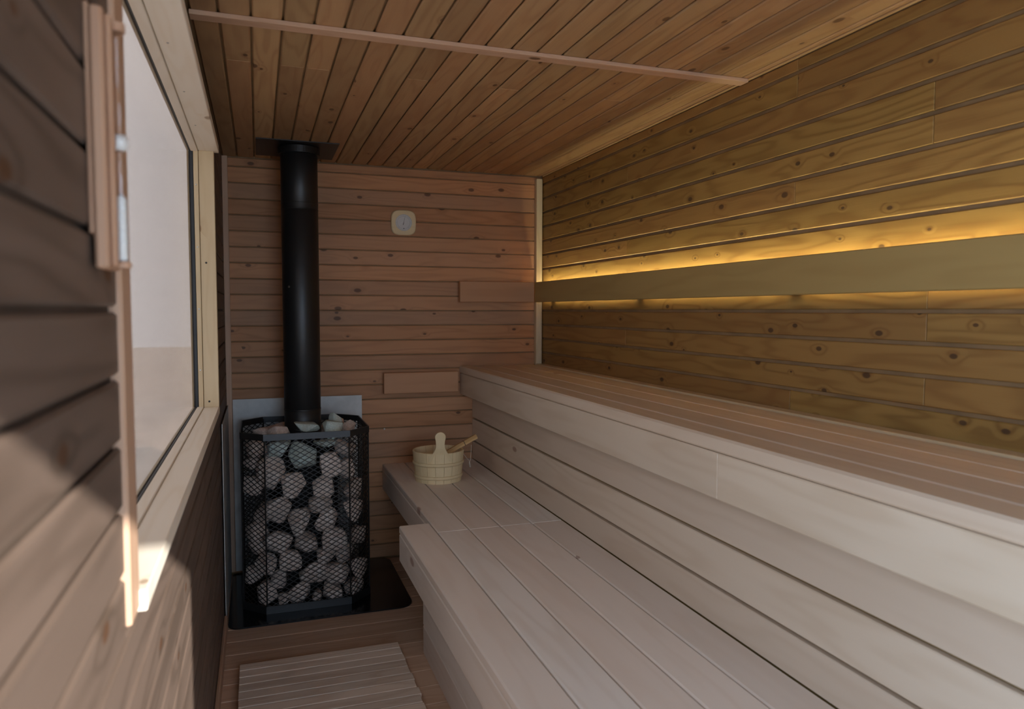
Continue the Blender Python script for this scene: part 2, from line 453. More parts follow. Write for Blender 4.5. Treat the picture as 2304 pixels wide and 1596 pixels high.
for lo, hi in (((-0.2365, WY1 - 0.003, WZ0), (-0.225, WY1 + FT, WZ1)), ((-0.2365, WY0 - 0.03, WZ0), (-0.225, WY0 + 0.003, WZ1)),
               ((-0.2365, WY0, WZ1 - 0.003), (-0.2327, WY1, WZ1 + FT)), ((-0.2365, WY0, WZ0 - FT), (-0.2307, WY1, WZ0 + 0.003))):
    ax = 'z' if hi[2] - lo[2] > 0.5 else 'y'
    board('gasket', lo, hi, ax, '+x', GASKET, win, c=0.001)
boxes('outer_frame', [((XO, WY1 - 0.002, WZ0), (-0.241, WY1 + FT, WZ1)), ((XO, WY0 - 0.07, WZ0), (-0.241, WY0 + 0.002, WZ1)),
                      ((XO, WY0 - 0.07, WZ1 - 0.002), (-0.241, WY1 + FT, WZ1 + FT)), ((XO, WY0 - 0.07, WZ0 - FT), (-0.241, WY1 + FT, WZ0 + 0.002))], PALE, win)
def screw(loc, axis, r, parent, name='screw', mat=SCREW):
    bm = bmesh.new(); lathe(bm, [(r, -0.002), (r, 0.0006), (r * 0.6, 0.0014)], 10)
    q = Vector((0, 0, 1)).rotation_difference(Vector(axis)).to_matrix().to_4x4()
    return link(name, bm, mat, parent, Matrix.Translation(loc) @ q)
for z in (1.20, 1.44, 1.68, 1.92):
    screw((-0.2155, WY1 - 0.0042, z), (0, -1, 0), 0.003, win)
for z in (1.075, 1.62):
    screw((-0.186, WY1 + 0.0002, z), (0, -1, 0), 0.004, win, mat=INK)
for y_ in (1.5, 1.9, 2.3, 2.7):
    screw((-0.185, y_, WZ1 + 0.0002), (0, 0, -1), 0.003, win, mat=GREYINK)

# ------------------------------------------------------------------ laths and trims
t1 = struct(board('trim_1', (XL + 0.004, 2.2, ZC - 0.013), (XR - 0.008, 2.247, ZC - 0.0004), 'x', '-z', LATH, c=0.0015))
t2 = struct(board('trim_2', (1.598, YB - 0.036, 1.11), (1.636, YB - 0.0005, ZC - 0.02), 'z', '-y', PALE, c=0.002))
t3 = struct(board('trim_3', (XL + 0.0005, YB - 0.028, 0.02), (XL + 0.029, YB - 0.0005, ZC - 0.002), 'z', '-y', LATH, c=0.002))
t4 = struct(board('trim_4', (XR - 0.010, YF + 0.02, ZC - 0.006), (XR - 0.0005, YB - 0.04, ZC - 0.0006), 'y', '-z', CEIL, c=0.001))
bl_ = struct(board('baseboard_left', (XL + 0.0005, SD1 + 0.01, 0.001), (XL + 0.014, 3.435, 0.075), 'y', '+x', LATH, c=0.003))

# ------------------------------------------------------------------ upper bench
ub = empty('upper_bench', (1.38, 1.6, 0))
tag(ub, 'long pale wooden upper bench with plank seat and closed front against right wall', 'bench')
BY0 = -0.95
UZ = 1.108
board('seat_plank', (1.124, BY0, UZ - 0.041), (1.214, YB - 0.006, UZ), 'y', '+z', BENCH, ub, c=0.006)
for a, b in ((1.219, 1.340), (1.345, 1.461), (1.466, 1.583)):
    board('seat_plank', (a, BY0, UZ - 0.041), (b, YB - 0.006, UZ), 'y', '+z', BENCH, ub, c=0.004)
board('rear_lath', (1.588, BY0, UZ - 0.02), (XR - 0.002, YB - 0.04, UZ + 0.006), 'y', '+z', PALE, ub, c=0.002)
board('front_board', (1.127, BY0, 0.942), (1.155, 1.612, 1.065), 'y', '-x', BENCH, ub, c=0.003)
board('front_board', (1.127, 1.6132, 0.942), (1.155, YB - 0.006, 1.065), 'y', '-x', BENCH, ub, c=0.003)
for a, b in ((0.800, 1.06), (0.665, 0.790), (0.5523, 0.655)):
    board('riser_board', (1.2025, BY0, a), (1.2225, YB - 0.006, b), 'y', '-x', BENCH, ub, c=0.003)
boxes('frame', [((1.2245, BY0, 0.02), (1.26, YB - 0.02, 1.06)), ((1.16, BY0, 1.02), (1.2, YB - 0.02, 1.065))], BENCH_D, ub)

# ------------------------------------------------------------------ lower bench
lb = empty('lower_bench', (0.87, 1.6, 0))
tag(lb, 'long pale wooden lower bench with plank seat, wider near part in front of stove', 'bench')
LZ = 0.552
XE = [0.533, 0.663, 0.795, 0.9285, 1.066, 1.2045]
JY = 2.815
for i in range(5):
    a, b = XE[i] + 0.0025, XE[i + 1] - 0.0025
    if i == 0:
        board('seat_plank', (a - 0.002, BY0, LZ - 0.031), (b, 2.95, LZ), 'y', '+z', BENCH_LIT, lb, c=0.004)
    else:
        board('seat_plank', (a, BY0, LZ - 0.031), (b, JY - 0.0008, LZ), 'y', '+z', BENCH_LIT, lb, c=0.004)
        board('seat_plank', (a, JY + 0.0008, LZ - 0.031), (b, YB - 0.006, LZ), 'y', '+z', BENCH_LIT, lb, c=0.004)
board('front_board', (0.533, BY0, 0.408), (0.561, 2.945, LZ - 0.0325), 'y', '-x', BENCH_LIT, lb, c=0.003)
board('front_board', (0.664, 2.90, 0.408), (0.692, YB - 0.006, LZ - 0.0325), 'y', '-x', BENCH_LIT, lb, c=0.003)
board('base_board', (0.632, BY0, 0.001), (0.654, 2.952, 0.121), 'y', '-x', BENCH_LIT, lb, c=0.003)
board('base_board', (0.632, BY0, 0.124), (0.654, 2.952, 0.262), 'y', '-x', BENCH_LIT, lb, c=0.003)
board('base_board', (0.632, BY0, 0.265), (0.654, 2.952, 0.407), 'y', '-x', BENCH_LIT, lb, c=0.003)
boxes('frame', [((0.655, 2.90, 0.001), (1.20, 2.945, 0.40)), ((0.70, BY0, 0.42), (0.74, YB - 0.02, 0.52)), ((1.14, BY0, 0.42), (1.20, YB - 0.02, 0.52)),
                ((0.70, 3.4, 0.42), (1.2, 3.45, 0.52))], BENCH_D, lb)

# ------------------------------------------------------------------ backrests
br = empty('backrest_rail', (1.588, 2, 1.545))
tag(br, 'long wooden backrest board on right wall hiding a warm light strip', 'backrest')
board('rail_board', (1.574, YF + 0.1, 1.486), (1.602, 4.128, 1.606), 'y', '-x', BENCH_D, br, c=0.003)
board('glow_baffle', (1.6022, YF + 0.15, 1.528), (1.617, 4.12, 1.540), 'y', '+z', BENCH_D, br, c=0.001)  # unseen strip added to hold back the light tape's glow below the rail
for y_ in (0.3, 1.10, 1.944, 2.965, 4.0):
    board('bracket', (1.6022, y_ - 0.03, 1.492), (XR - 0.0005, y_ + 0.03, 1.527), 'z', '-x', BENCH_D, br, c=0.002)
bs = empty('short_backrest', (1.34, 4.15, 1.545))
tag(bs, 'short upper backrest board on back wall meeting the long one in the corner', 'backrest')
board('rail_board', (1.112, 4.130, 1.486), (1.5725, 4.158, 1.606), 'x', '-y', ROSE, bs, c=0.003)
for x_ in (1.2, 1.5):
    board('bracket', (x_ - 0.02, 4.159, 1.51), (x_ + 0.02, YB - 0.0005, 1.58), 'z', '-y', BENCH_D, bs, c=0.002)
b2 = empty('low_backrest', (0.88, 4.15, 1.02))
tag(b2, 'lone backrest board on back wall between flue pipe and upper bench', 'backrest')
board('rail_board', (0.668, 4.130, 0.963), (1.100, 4.158, 1.082), 'x', '-y', ROSE, b2, c=0.003)
for x_ in (0.75, 1.02):
    board('bracket', (x_ - 0.02, 4.159, 0.985), (x_ + 0.02, YB - 0.0005, 1.06), 'z', '-y', BENCH_D, b2, c=0.002)

led = empty('led_strip', (1.608, 2, 1.575))
tag(led, 'warm glowing light strip tucked behind the long backrest board', 'light')
board('light_tape', (1.606, YF + 0.15, 1.555), (1.610, 4.12, 1.565), 'y', '+x', LEDM, led, c=0.0005)
board('carrier', (1.6022, YF + 0.15, 1.550), (1.6058, 4.12, 1.570), 'y', '+x', SCREW, led, c=0.0005)

# ------------------------------------------------------------------ hearth, heat shields
def rounded_rect(x0, x1, y0, y1, radii, n=6):
    pts = []
    for (cx_, cy_, a0), r in zip(((x1, y0, -90), (x1, y1, 0), (x0, y1, 90), (x0, y0, 180)), radii):
        sx = -1 if cx_ == x1 else 1; sy = -1 if cy_ == y1 else 1
        ox, oy = cx_ + sx * r, cy_ + sy * r
        for k in range(n + 1):
            a = math.radians(a0 + 90 * k / n)
            pts.append((ox + r * math.cos(a), oy + r * math.sin(a)))
    return pts
bm = bmesh.new()
extrude_poly(bm, [(x, y, 0.001) for x, y in rounded_rect(XL + 0.014, 0.694, 3.441, 4.172, (0.07, 0.05, 0.02, 0.05))], (0, 0, 0.007))
tag(link('hearth_plate', bm, HEARTH), 'glossy black floor plate with rounded corners under the stove', 'plate')

hs = boxes('heat_shield', [((XL + 0.031, YB - 0.022, 0.02), (0.549, YB - 0.018, 0.957))], STEEL)
tag(hs, 'pale grey steel heat shield standing behind stove against back wall', 'panel')
for x_ in (0.05, 0.4): boxes('spacer', [((x_, YB - 0.018, 0.8), (x_ + 0.04, YB - 0.0005, 0.86))], STEEL, hs)
hs2 = boxes('side_heat_shield', [((XL + 0.006, 3.47, 0.011), (XL + 0.009, 4.165, 0.93))], STEEL)
tag(hs2, 'narrow grey steel heat shield along left wall beside stove, seen edge-on', 'panel')
for y_ in (3.6, 4.0): boxes('spacer', [((XL + 0.0005, y_, 0.8), (XL + 0.006, y_ + 0.04, 0.86))], STEEL, hs2)

# ------------------------------------------------------------------ stove
SX, SY, AP, CHF = 0.212, 3.855, 0.300, 0.105
def octagon(ap, ch):
    a = ap - ch
    return [(SX - a, SY - ap), (SX + a, SY - ap), (SX + ap, SY - a), (SX + ap, SY + a), (SX + a, SY + ap), (SX - a, SY + ap), (SX - ap, SY + a), (SX - ap, SY - a)]
stove = empty('sauna_stove', (SX, SY, 0.008))
tag(stove, 'black octagonal wire mesh stove full of stones under the flue pipe', 'stove')
def band(name, z0, z1, ap, th, parent):
    bm = bmesh.new()
    o = octagon(ap, CHF); i_ = octagon(ap - th, CHF - th * 0.4)
    ring = []
    for (a, b), z in (((o, None), z0), ((o, None), z1), ((i_, None), z1), ((i_, None), z0)):
        ring.append([bm.verts.new((x, y, z)) for x, y in a])
    for k in range(4):
        A, B = ring[k], ring[(k + 1) % 4]
        for i in range(8):
            j = (i + 1) % 8
            bm.faces.new((A[i], A[j], B[j], B[i]))
    bmesh.ops.recalc_face_normals(bm, faces=bm.faces)
    return link(name, bm, BLACK, parent)
RT = 0.860
band('top_rim', RT - 0.030, RT, AP + 0.003, 0.006, stove)
band('base_rim', 0.0085, 0.045, AP + 0.002, 0.006, stove)
corners = octagon(AP - 0.002, CHF)
W_, H_ = 0.040, 0.0245
for i in range(8):
    a = Vector(corners[i]); b = Vector(corners[(i + 1) % 8])
    L = (b - a).length; t = (b - a) / L; nrm = Vector((t.y, -t.x))
    z0, z1 = 0.03, RT - 0.015; H = z1 - z0
    bm = bmesh.new()
    s = H_ / W_
    for fam in (1, -1):
        k = -int(L * s / H_) - 2
        while k * H_ < H + L * s + H_:
            # line z = k*H_ + fam*s*u
            c0 = k * H_
            us = []
            for zz in (0, H): us.append((zz - c0) / (fam * s))
            u0, u1 = max(0, min(us)), min(L, max(us))
            if u1 - u0 > 0.004:
                p = a + t * u0; q = a + t * u1
                zp, zq = z0 + c0 + fam * s * u0, z0 + c0 + fam * s * u1
                dn = nrm * (0.0006 * fam)
                P0 = Vector((p.x + dn.x, p.y + dn.y, zp)); P1 = Vector((q.x + dn.x, q.y + dn.y, zq))
                d = (P1 - P0).normalized(); n3 = Vector((nrm.x, nrm.y, 0)); w = d.cross(n3).normalized()
                hw, hd = 0.0016, 0.0012
                vs = [bm.verts.new(Pt + w * (sw * hw) + n3 * (sn * hd)) for Pt in (P0, P1) for sw, sn in ((-1, -1), (1, -1), (1, 1), (-1, 1))]
                for q4 in ((0, 1, 5, 4), (1, 2, 6, 5), (2, 3, 7, 6), (3, 0, 4, 7), (3, 2, 1, 0), (4, 5, 6, 7)):
                    bm.faces.new([vs[z] for z in q4])
            k += 1
    link('mesh_panel', bm, MESHM, stove)
for i in range(8):
    x, y = corners[i]
    bm = bmesh.new(); tube(bm, [(x, y, 0.02), (x, y, RT - 0.01)], 0.004, 6)
    link('corner_rod', bm, MESHM, stove)
bm = bmesh.new()
lathe(bm, [(0.155, 0.012), (0.168, 0.03), (0.168, 0.70), (0.15, 0.74), (0.10, 0.755)], 24, (SX, SY))
link('firebox', bm, DARKBOX, stove, smooth=False)
bm = bmesh.new()
extrude_poly(bm, [(x, y, 0.0085) for x, y in octagon(AP - 0.008, CHF)], (0, 0, 0.004))
link('base_plate', bm, DARKBOX, stove)

# flue
PX, PY, PR = 0.2085, 3.85, 0.0895
flue = empty('flue_pipe', (PX, PY, 0.75))
tag(flue, 'tall matt black flue pipe rising from stove to ceiling plate', 'pipe')
for z0, z1 in ((0.762, 0.935), (0.937, 1.935), (1.937, 2.205)):
    bm = bmesh.new()
    lathe(bm, [(PR - 0.002, z0), (PR, z0 + 0.002), (PR, z1 - 0.002), (PR - 0.002, z1)], 48, (PX, PY))
    link('pipe_section', bm, BLACK, flue, smooth=True)
for zc_, h_ in ((0.936, 0.005), (1.965, 0.003), (1.936, 0.003)):
    bm = bmesh.new()
    lathe(bm, [(PR - 0.001, zc_ - h_), (PR + 0.0012, zc_ - h_ * 0.5), (PR + 0.0012, zc_ + h_ * 0.5), (PR - 0.001, zc_ + h_)], 48, (PX, PY))
    link('joint_ring', bm, BLACK, flue, smooth=True)
bm = bmesh.new(); lathe(bm, [(PR + 0.012, 2.205), (PR + 0.012, 2.238)], 48, (PX, PY))
link('collar', bm, BLACK, flue, smooth=False)
boxes('ceiling_plate', [((0.006, 3.70, ZC - 0.0045), (0.392, 4.095, ZC - 0.0006))], BLACK, flue)
a_ = math.radians(-90 - 42)
screw((PX + (PR + 0.0005) * math.cos(a_), PY + (PR + 0.0005) * math.sin(a_), 1.551), (math.cos(a_), math.sin(a_), 0), 0.006, flue)

# stones
def stone_mesh(seed, mat):
    r = random.Random(seed); bm = bmesh.new()
    for _ in range(20):
        v = Vector((r.gauss(0, 1), r.gauss(0, 1), r.gauss(0, 1))).normalized()
        m_ = max(abs(v.x), abs(v.y), abs(v.z)); v = v * (0.28 + 0.72 / m_ * 0.78) * r.uniform(0.9, 1.08)
        bm.verts.new(v * 0.52)
    bmesh.ops.convex_hull(bm, input=list(bm.verts))
    bmesh.ops.delete(bm, geom=[v for v in bm.verts if not v.link_faces], context='VERTS')
    bmesh.ops.dissolve_limit(bm, angle_limit=math.radians(14), verts=list(bm.verts), edges=list(bm.edges))
    bmesh.ops.bevel(bm, geom=list(bm.edges), offset=0.04, segments=2, affect='EDGES', profile=0.6)
    bmesh.ops.triangulate(bm, faces=list(bm.faces))
    bm.normal_update()
    lo = Vector([min(v.co[i] for v in bm.verts) for i in range(3)]); hi = Vector([max(v.co[i] for v in bm.verts) for i in range(3)])
    for v in bm.verts:
        for i in range(3): v.co[i] = (v.co[i] - (lo[i] + hi[i]) / 2) / (hi[i] - lo[i])
    me = bpy.data.meshes.new('sauna_stone'); bm.to_mesh(me); bm.free()
    me.materials.append(mat)
    for p in me.polygons: p.use_smooth = True
    return me
SM = [stone_mesh(100 + i, STONE) for i in range(9)]
SG = [stone_mesh(200 + i, STONE_G) for i in range(4)]
ORD = ['first', 'second', 'third', 'fourth', 'fifth', 'sixth']
ROWN = ['top', 'second', 'third', 'fourth', 'fifth', 'sixth', 'seventh', 'eighth', 'lowest']
LAY = [(1,-0.018,3.669,0.779,0.100,0.085,0,-45),(1,0.087,3.607,0.780,0.107,0.076,0,0),(1,0.197,3.607,0.742,0.135,0.131,0,0),(1,0.295,3.607,0.779,0.117,0.062,0,0),(1,0.387,3.613,0.772,0.102,0.079,0,45),
(2,-0.044,3.696,0.713,0.074,0.070,0,-45),(2,0.042,3.610,0.678,0.135,0.145,-35,-25),(2,0.321,3.607,0.687,0.102,0.125,10,0),(2,0.408,3.633,0.663,0.071,0.103,0,45),
(3,-0.024,3.676,0.599,0.100,0.093,0,-45),(3,0.150,3.607,0.601,0.116,0.123,5,0),(3,0.293,3.607,0.586,0.117,0.125,8,0),(3,0.429,3.654,0.552,0.104,0.112,0,45),
(4,-0.005,3.657,0.461,0.085,0.116,0,-45),(4,0.068,3.607,0.498,0.130,0.130,-30,0),(4,0.265,3.607,0.481,0.117,0.078,0,0),(4,0.427,3.653,0.447,0.096,0.112,0,45),
(5,-0.021,3.673,0.375,0.116,0.085,0,-45),(5,0.170,3.607,0.427,0.108,0.124,15,0),(5,0.298,3.607,0.411,0.125,0.110,25,0),(5,0.448,3.674,0.321,0.093,0.105,0,45),
(6,-0.015,3.667,0.306,0.093,0.085,0,-45),(6,0.087,3.607,0.348,0.131,0.115,-20,0),(6,0.202,3.607,0.305,0.109,0.093,0,0),(6,0.335,3.607,0.311,0.126,0.110,0,0),
(7,0.020,3.632,0.230,0.100,0.093,0,-45),(7,0.137,3.607,0.241,0.108,0.101,0,0),(7,0.296,3.607,0.235,0.094,0.075,0,0),(7,0.402,3.628,0.241,0.120,0.088,0,45),
(8,-0.043,3.695,0.161,0.078,0.086,0,-45),(8,0.077,3.607,0.169,0.085,0.100,0,0),(8,0.227,3.607,0.187,0.141,0.109,0,0),(8,0.349,3.607,0.153,0.119,0.095,0,0),(8,0.455,3.681,0.140,0.090,0.106,0,45),
(9,0.018,3.634,0.088,0.093,0.108,0,-45),(9,0.098,3.607,0.052,0.054,0.062,0,0),(9,0.165,3.607,0.087,0.109,0.117,0,0),(9,0.248,3.607,0.056,0.047,0.071,0,0),(9,0.324,3.607,0.067,0.095,0.087,0,0),(9,0.432,3.657,0.064,0.105,0.081,0,45)]
def stone(me, loc, dims, tilt, yaw, label):
    o = bpy.data.objects.new('sauna_stone', me); COL.objects.link(o)
    o.matrix_world = Matrix.Translation(loc) @ Matrix.Rotation(math.radians(yaw), 4, 'Z') @ Matrix.Rotation(math.radians(-tilt), 4, 'Y') @ Matrix.Diagonal((*dims, 1))
    # keep the stone inside the mesh
    for _ in range(3):
        for i in range(8):
            a = Vector(corners[i]); b = Vector(corners[(i + 1) % 8]); t = (b - a).normalized(); n = Vector((t.y, -t.x))
            mx = max((Vector((p.x, p.y)) - a).dot(n) for p in (o.matrix_world @ v.co for v in me.vertices))
            if mx > -0.005:
                m = o.matrix_world.copy(); m[0][3] -= n.x * (mx + 0.006); m[1][3] -= n.y * (mx + 0.006); o.matrix_world = m
    tag(o, label, 'stone', 'stones in the stove')
    return o
# ease neighbours apart so that they only just touch
LAY = [list(q) for q in LAY]
for _ in range(40):
    for i in range(len(LAY)):
        for j in range(i + 1, len(LAY)):
            p, q = LAY[i], LAY[j]
            if (p[7] == 0) != (q[7] == 0): k_ = 0.72
            else: k_ = 0.86
            ox = (p[4] + q[4]) / 2 * k_ - math.hypot(p[1] - q[1], p[2] - q[2]); oz = (p[5] + q[5]) / 2 * k_ - abs(p[3] - q[3])
            if ox > 0 and oz > 0:
                if oz < ox:
                    sg = 1 if p[3] > q[3] else -1
                    p[3] += sg * oz * 0.25; q[3] -= sg * oz * 0.25
                else:
                    dv = Vector((p[1] - q[1], p[2] - q[2])); dv = dv.normalized() * ox * 0.25
                    p[1] += dv.x; p[2] += dv.y; q[1] -= dv.x; q[2] -= dv.y
    for p in LAY: p[3] = min(max(p[3], 0.015 + p[5] / 2), 0.795)
cnt = {}
for k, (row, x, y, z, w, h, tl, yw) in enumerate(LAY):
    i = cnt.get(row, 0); cnt[row] = i + 1
    n_row = sum(1 for q in LAY if q[0] == row)
    where = ROWN[row - 1]
    lab = 'grey split stone behind the stove mesh, %s from its left edge in the %s row' % (ORD[i], where)
    me = SG[k % 4] if k in (1, 2, 3) else SM[(k * 4 + row) % 9]
    stone(me, (x, y + (0.006 if yw == 0 else 0.0), max(z, 0.014 + h / 2)), (w * 0.99, 0.080, h * 0.99), tl, yw, lab)
for x, y, z, w, d, h, g, lab in (
        (0.085, 3.72, 0.842, 0.10, 0.09, 0.07, 0, 'reddish grey stone on top of the heap left of the flue pipe'),
        (0.215, 3.695, 0.845, 0.125, 0.10, 0.085, 1, 'pale green stone on top of the heap in front of the flue pipe'),
        (0.332, 3.685, 0.850, 0.10, 0.09, 0.09, 1, 'pale green stone on top of the heap right of the flue pipe'),
        (0.362, 3.785, 0.868, 0.07, 0.07, 0.10, 1, 'small pointed green stone, highest of the heap'),
        (0.442, 3.77, 0.838, 0.075, 0.09, 0.08, 0, 'brownish stone on top of the heap by the right rim'),
        (0.02, 3.80, 0.83, 0.10, 0.12, 0.07, 0, 'dark grey stone on top of the heap by the left rim'),
        (0.36, 3.95, 0.82, 0.14, 0.12, 0.09, 0, 'dark grey stone on the heap behind and right of the flue pipe'),
        (0.10, 4.01, 0.81, 0.13, 0.12, 0.09, 0, 'dark grey stone on the heap behind the flue pipe by the heat shield')):
    stone((SG if g else SM)[int(x * 1000) % 4], (x, y, z), (w, d, h), rnd.uniform(-12, 12), rnd.uniform(-40, 40), lab)

# ------------------------------------------------------------------ duckboard
db = empty('duckboard', (0.225, 2.7, 0))
tag(db, 'slatted wooden duckboard lying on floor between left wall and lower bench', 'duckboard')
yt = 3.02
k = 0
while yt - 0.0565 * k > 0.9:
    y1 = yt - 0.0565 * k
    j = rnd.uniform(-0.004, 0.004)
    board('slat', (-0.09 + j * 0.3, y1 - 0.0525, 0.016), (0.540 + j, y1, 0.034), 'x', '+z', DUCK, db, c=0.002)
    k += 1
for x_ in (-0.06, 0.20, 0.48):
    board('runner', (x_, 0.95, 0.001), (x_ + 0.03, yt - 0.01, 0.0155), 'y', '+z', DUCK, db, c=0.001)

# ------------------------------------------------------------------ bucket
BX, BY, R0, R1, HB = 0.880, 3.712, 0.119, 0.136, 0.160
bk = empty('water_bucket', (BX, BY, LZ))
tag(bk, 'pale wooden sauna bucket with an upright ear handle, standing on lower bench', 'bucket')
NS = 18
for i in range(NS):
    a0, a1 = 2 * math.pi * i / NS + 0.006, 2 * math.pi * (i + 1) / NS - 0.006
    a0 -= math.pi / NS; a1 -= math.pi / NS
    am = (a0 + a1) / 2
    bm = bmesh.new()
    grid = []
    for (ro, ri, z) in ((R0, R0 - 0.014, LZ + 0.0005), (R1 - 0.002, R1 - 0.013, LZ + HB - 0.003), (R1 - 0.004, R1 - 0.011, LZ + HB)):
        lo_ = [bm.verts.new((BX + ro * math.cos(a0 + (a1 - a0) * s / 4), BY + ro * math.sin(a0 + (a1 - a0) * s / 4), z)) for s in range(5)]
        li_ = [bm.verts.new((BX + ri * math.cos(a1 - (a1 - a0) * s / 4), BY + ri * math.sin(a1 - (a1 - a0) * s / 4), z)) for s in range(5)]
        grid.append(lo_ + li_)
    for A, B in zip(grid, grid[1:]):
        for q in range(10):
            j = (q + 1) % 10
            bm.faces.new((A[q], A[j], B[j], B[q]))
    bm.faces.new(list(reversed(grid[0]))); bm.faces.new(grid[-1])
    # local frame along the stave so the grain runs upwards
    mw = Matrix(((0, -math.sin(am), math.cos(am), BX + R0 * math.cos(am)), (0, math.cos(am), math.sin(am), BY + R0 * math.sin(am)), (1, 0, 0, LZ), (0, 0, 0, 1)))
    bm.transform(mw.inverted()); bmesh.ops.recalc_face_normals(bm, faces=bm.faces)
    link('stave', bm, BUCKETW, bk, mw)
bm = bmesh.new(); lathe(bm, [(R0 - 0.0145, LZ + 0.006), (R0 - 0.0135, LZ + 0.018)], 32, (BX, BY)); link('bottom', bm, BUCKETW, bk)
for zc_ in (0.030, 0.098):
    bm = bmesh.new(); rr = R0 + (R1 - R0) * zc_ / HB
    n1, n2 = 48, 8; rings = []
    for i in range(n1):
        a = 2 * math.pi * i / n1
        rings.append([bm.verts.new((BX + (rr + 0.0005 + 0.0045 * max(-0.3, math.cos(2 * math.pi * q / n2))) * math.cos(a),
                                    BY + (rr + 0.0005 + 0.0045 * max(-0.3, math.cos(2 * math.pi * q / n2))) * math.sin(a),
                                    LZ + zc_ + 0.009 * math.sin(2 * math.pi * q / n2))) for q in range(n2)])
    for i in range(n1):
        A, B = rings[i], rings[(i + 1) % n1]
        for q in range(n2):
            j = (q + 1) % n2; bm.faces.new((A[q], B[q], B[j], A[j]))
    link('hoop', bm, BUCKETW, bk, smooth=True)
# ear handle: a paddle rising from the front wall
ea = math.radians(-99.0)
prof = [(0.060, 0.0), (0.052, 0.003), (0.040, 0.010), (0.030, 0.023), (0.0235, 0.042), (0.0215, 0.060), (0.0225, 0.078), (0.026, 0.090)]
hp = [(x, z) for x, z in prof]
for k in range(1, 12):
    a = math.pi * k / 12
    hp.append((0.0275 * math.cos(a) * 1.0, 0.097 + 0.0275 * math.sin(a)))
hp += [(-x, z) for x, z in reversed(prof)]
hp += [(-0.060, -0.03), (0.060, -0.03)]
bm = bmesh.new()
tv = Vector((-math.sin(ea), math.cos(ea), 0)); nv = Vector((math.cos(ea), math.sin(ea), 0.0))
lean = (R1 - R0) / HB
def earpt(u, z, dn):
    rr = R1 - 0.0035
    # follow the curve of the bucket wall
    ang = ea + u / rr
    r_ = rr + lean * z * 0.6 + dn
    if z > 0.02: 
        return Vector((BX, BY, LZ + HB - 0.012 + z)) + nv * (r_ - 0.0005) + tv * u
    return Vector((BX + r_ * math.cos(ang), BY + r_ * math.sin(ang), LZ + HB - 0.012 + z))
fr_ = [bm.verts.new(earpt(u, z, 0.0045)) for u, z in hp]; bk_ = [bm.verts.new(earpt(u, z, -0.0115)) for u, z in hp]
nh = len(hp)
bm.faces.new(fr_); bm.faces.new(list(reversed(bk_)))
for i in range(nh):
    j = (i + 1) % nh; bm.faces.new((fr_[j], fr_[i], bk_[i], bk_[j]))
bmesh.ops.triangulate(bm, faces=[f for f in bm.faces if len(f.verts) > 4])
mw = Matrix(((0, -math.sin(ea), math.cos(ea), BX + R1 * math.cos(ea)), (0, math.cos(ea), math.sin(ea), BY + R1 * math.sin(ea)), (1, 0, 0, LZ + HB), (0, 0, 0, 1)))
bm.transform(mw.inverted()); bmesh.ops.recalc_face_normals(bm, faces=bm.faces)
link('ear_handle', bm, BUCKETW, bk, mw)

# ladle in the bucket
P0, P1 = Vector((0.845, 3.70, 0.655)), Vector((1.094, 3.735, 0.765))
ld = empty('ladle', (0.86, 3.70, 0.58))
tag(ld, 'honey coloured wooden ladle leaning in the bucket, handle sticking out', 'ladle')
d = (P1 - P0); Ld = d.length; d.normalize()
side = d.cross(Vector((0, 1, 0))).normalized(); nn = side.cross(d)
mw = Matrix.Identity(4); ctr = (P0 + P1) / 2
for i in range(3): mw[i][0] = d[i]; mw[i][1] = side[i]; mw[i][2] = nn[i]; mw[i][3] = ctr[i]
bm = bmesh.new()
outl = [(-Ld / 2, -0.009), (Ld / 2 - 0.07, -0.0115), (Ld / 2 - 0.045, -0.012), (Ld / 2 - 0.035, -0.0105), (Ld / 2 - 0.002, -0.0125), (Ld / 2, -0.010), (Ld / 2, 0.010), (Ld / 2 - 0.002, 0.0125), (Ld / 2 - 0.06, 0.0125), (-Ld / 2, 0.009)]
extrude_poly(bm, [(x, y, -0.008) for x, y in outl], (0, 0, 0.016))
link('handle', bm, LADLEW, ld, mw)
bm = bmesh.new(); add_box(bm, (Ld / 2 - 0.080, -0.0128, -0.0086), (Ld / 2 - 0.077, 0.0132, 0.0086)); link('band', bm, INK, ld, mw)
bm = bmesh.new()
lathe(bm, [(0.012, -0.022), (0.026, -0.012), (0.032, 0.004), (0.032, 0.012), (0.028, 0.012), (0.022, -0.008), (0.006, -0.016)], 20)
link('bowl', bm, LADLEW, ld, Matrix.Translation((0.842, 3.698, 0.640)) @ Matrix.Rotation(0.3, 4, 'Y'), smooth=True)
bm = bmesh.new()
tube(bm, [(1.062, 3.7225, 0.722), (1.061, 3.719, 0.70), (1.058, 3.718, 0.67), (1.054, 3.718, 0.638), (1.05, 3.718, 0.632)], 0.0011, 6)
tube(bm, [(1.0135, 3.722, 0.686), (1.022, 3.717, 0.672), (1.036, 3.717, 0.653), (1.05, 3.718, 0.636), (1.055, 3.718, 0.62), (1.058, 3.718, 0.602)], 0.0011, 6)
tube(bm, [(1.048, 3.718, 0.634), (1.050, 3.718, 0.618), (1.053, 3.718, 0.604)], 0.0011, 6)
link('cord_loop', bm, CORD, ld)

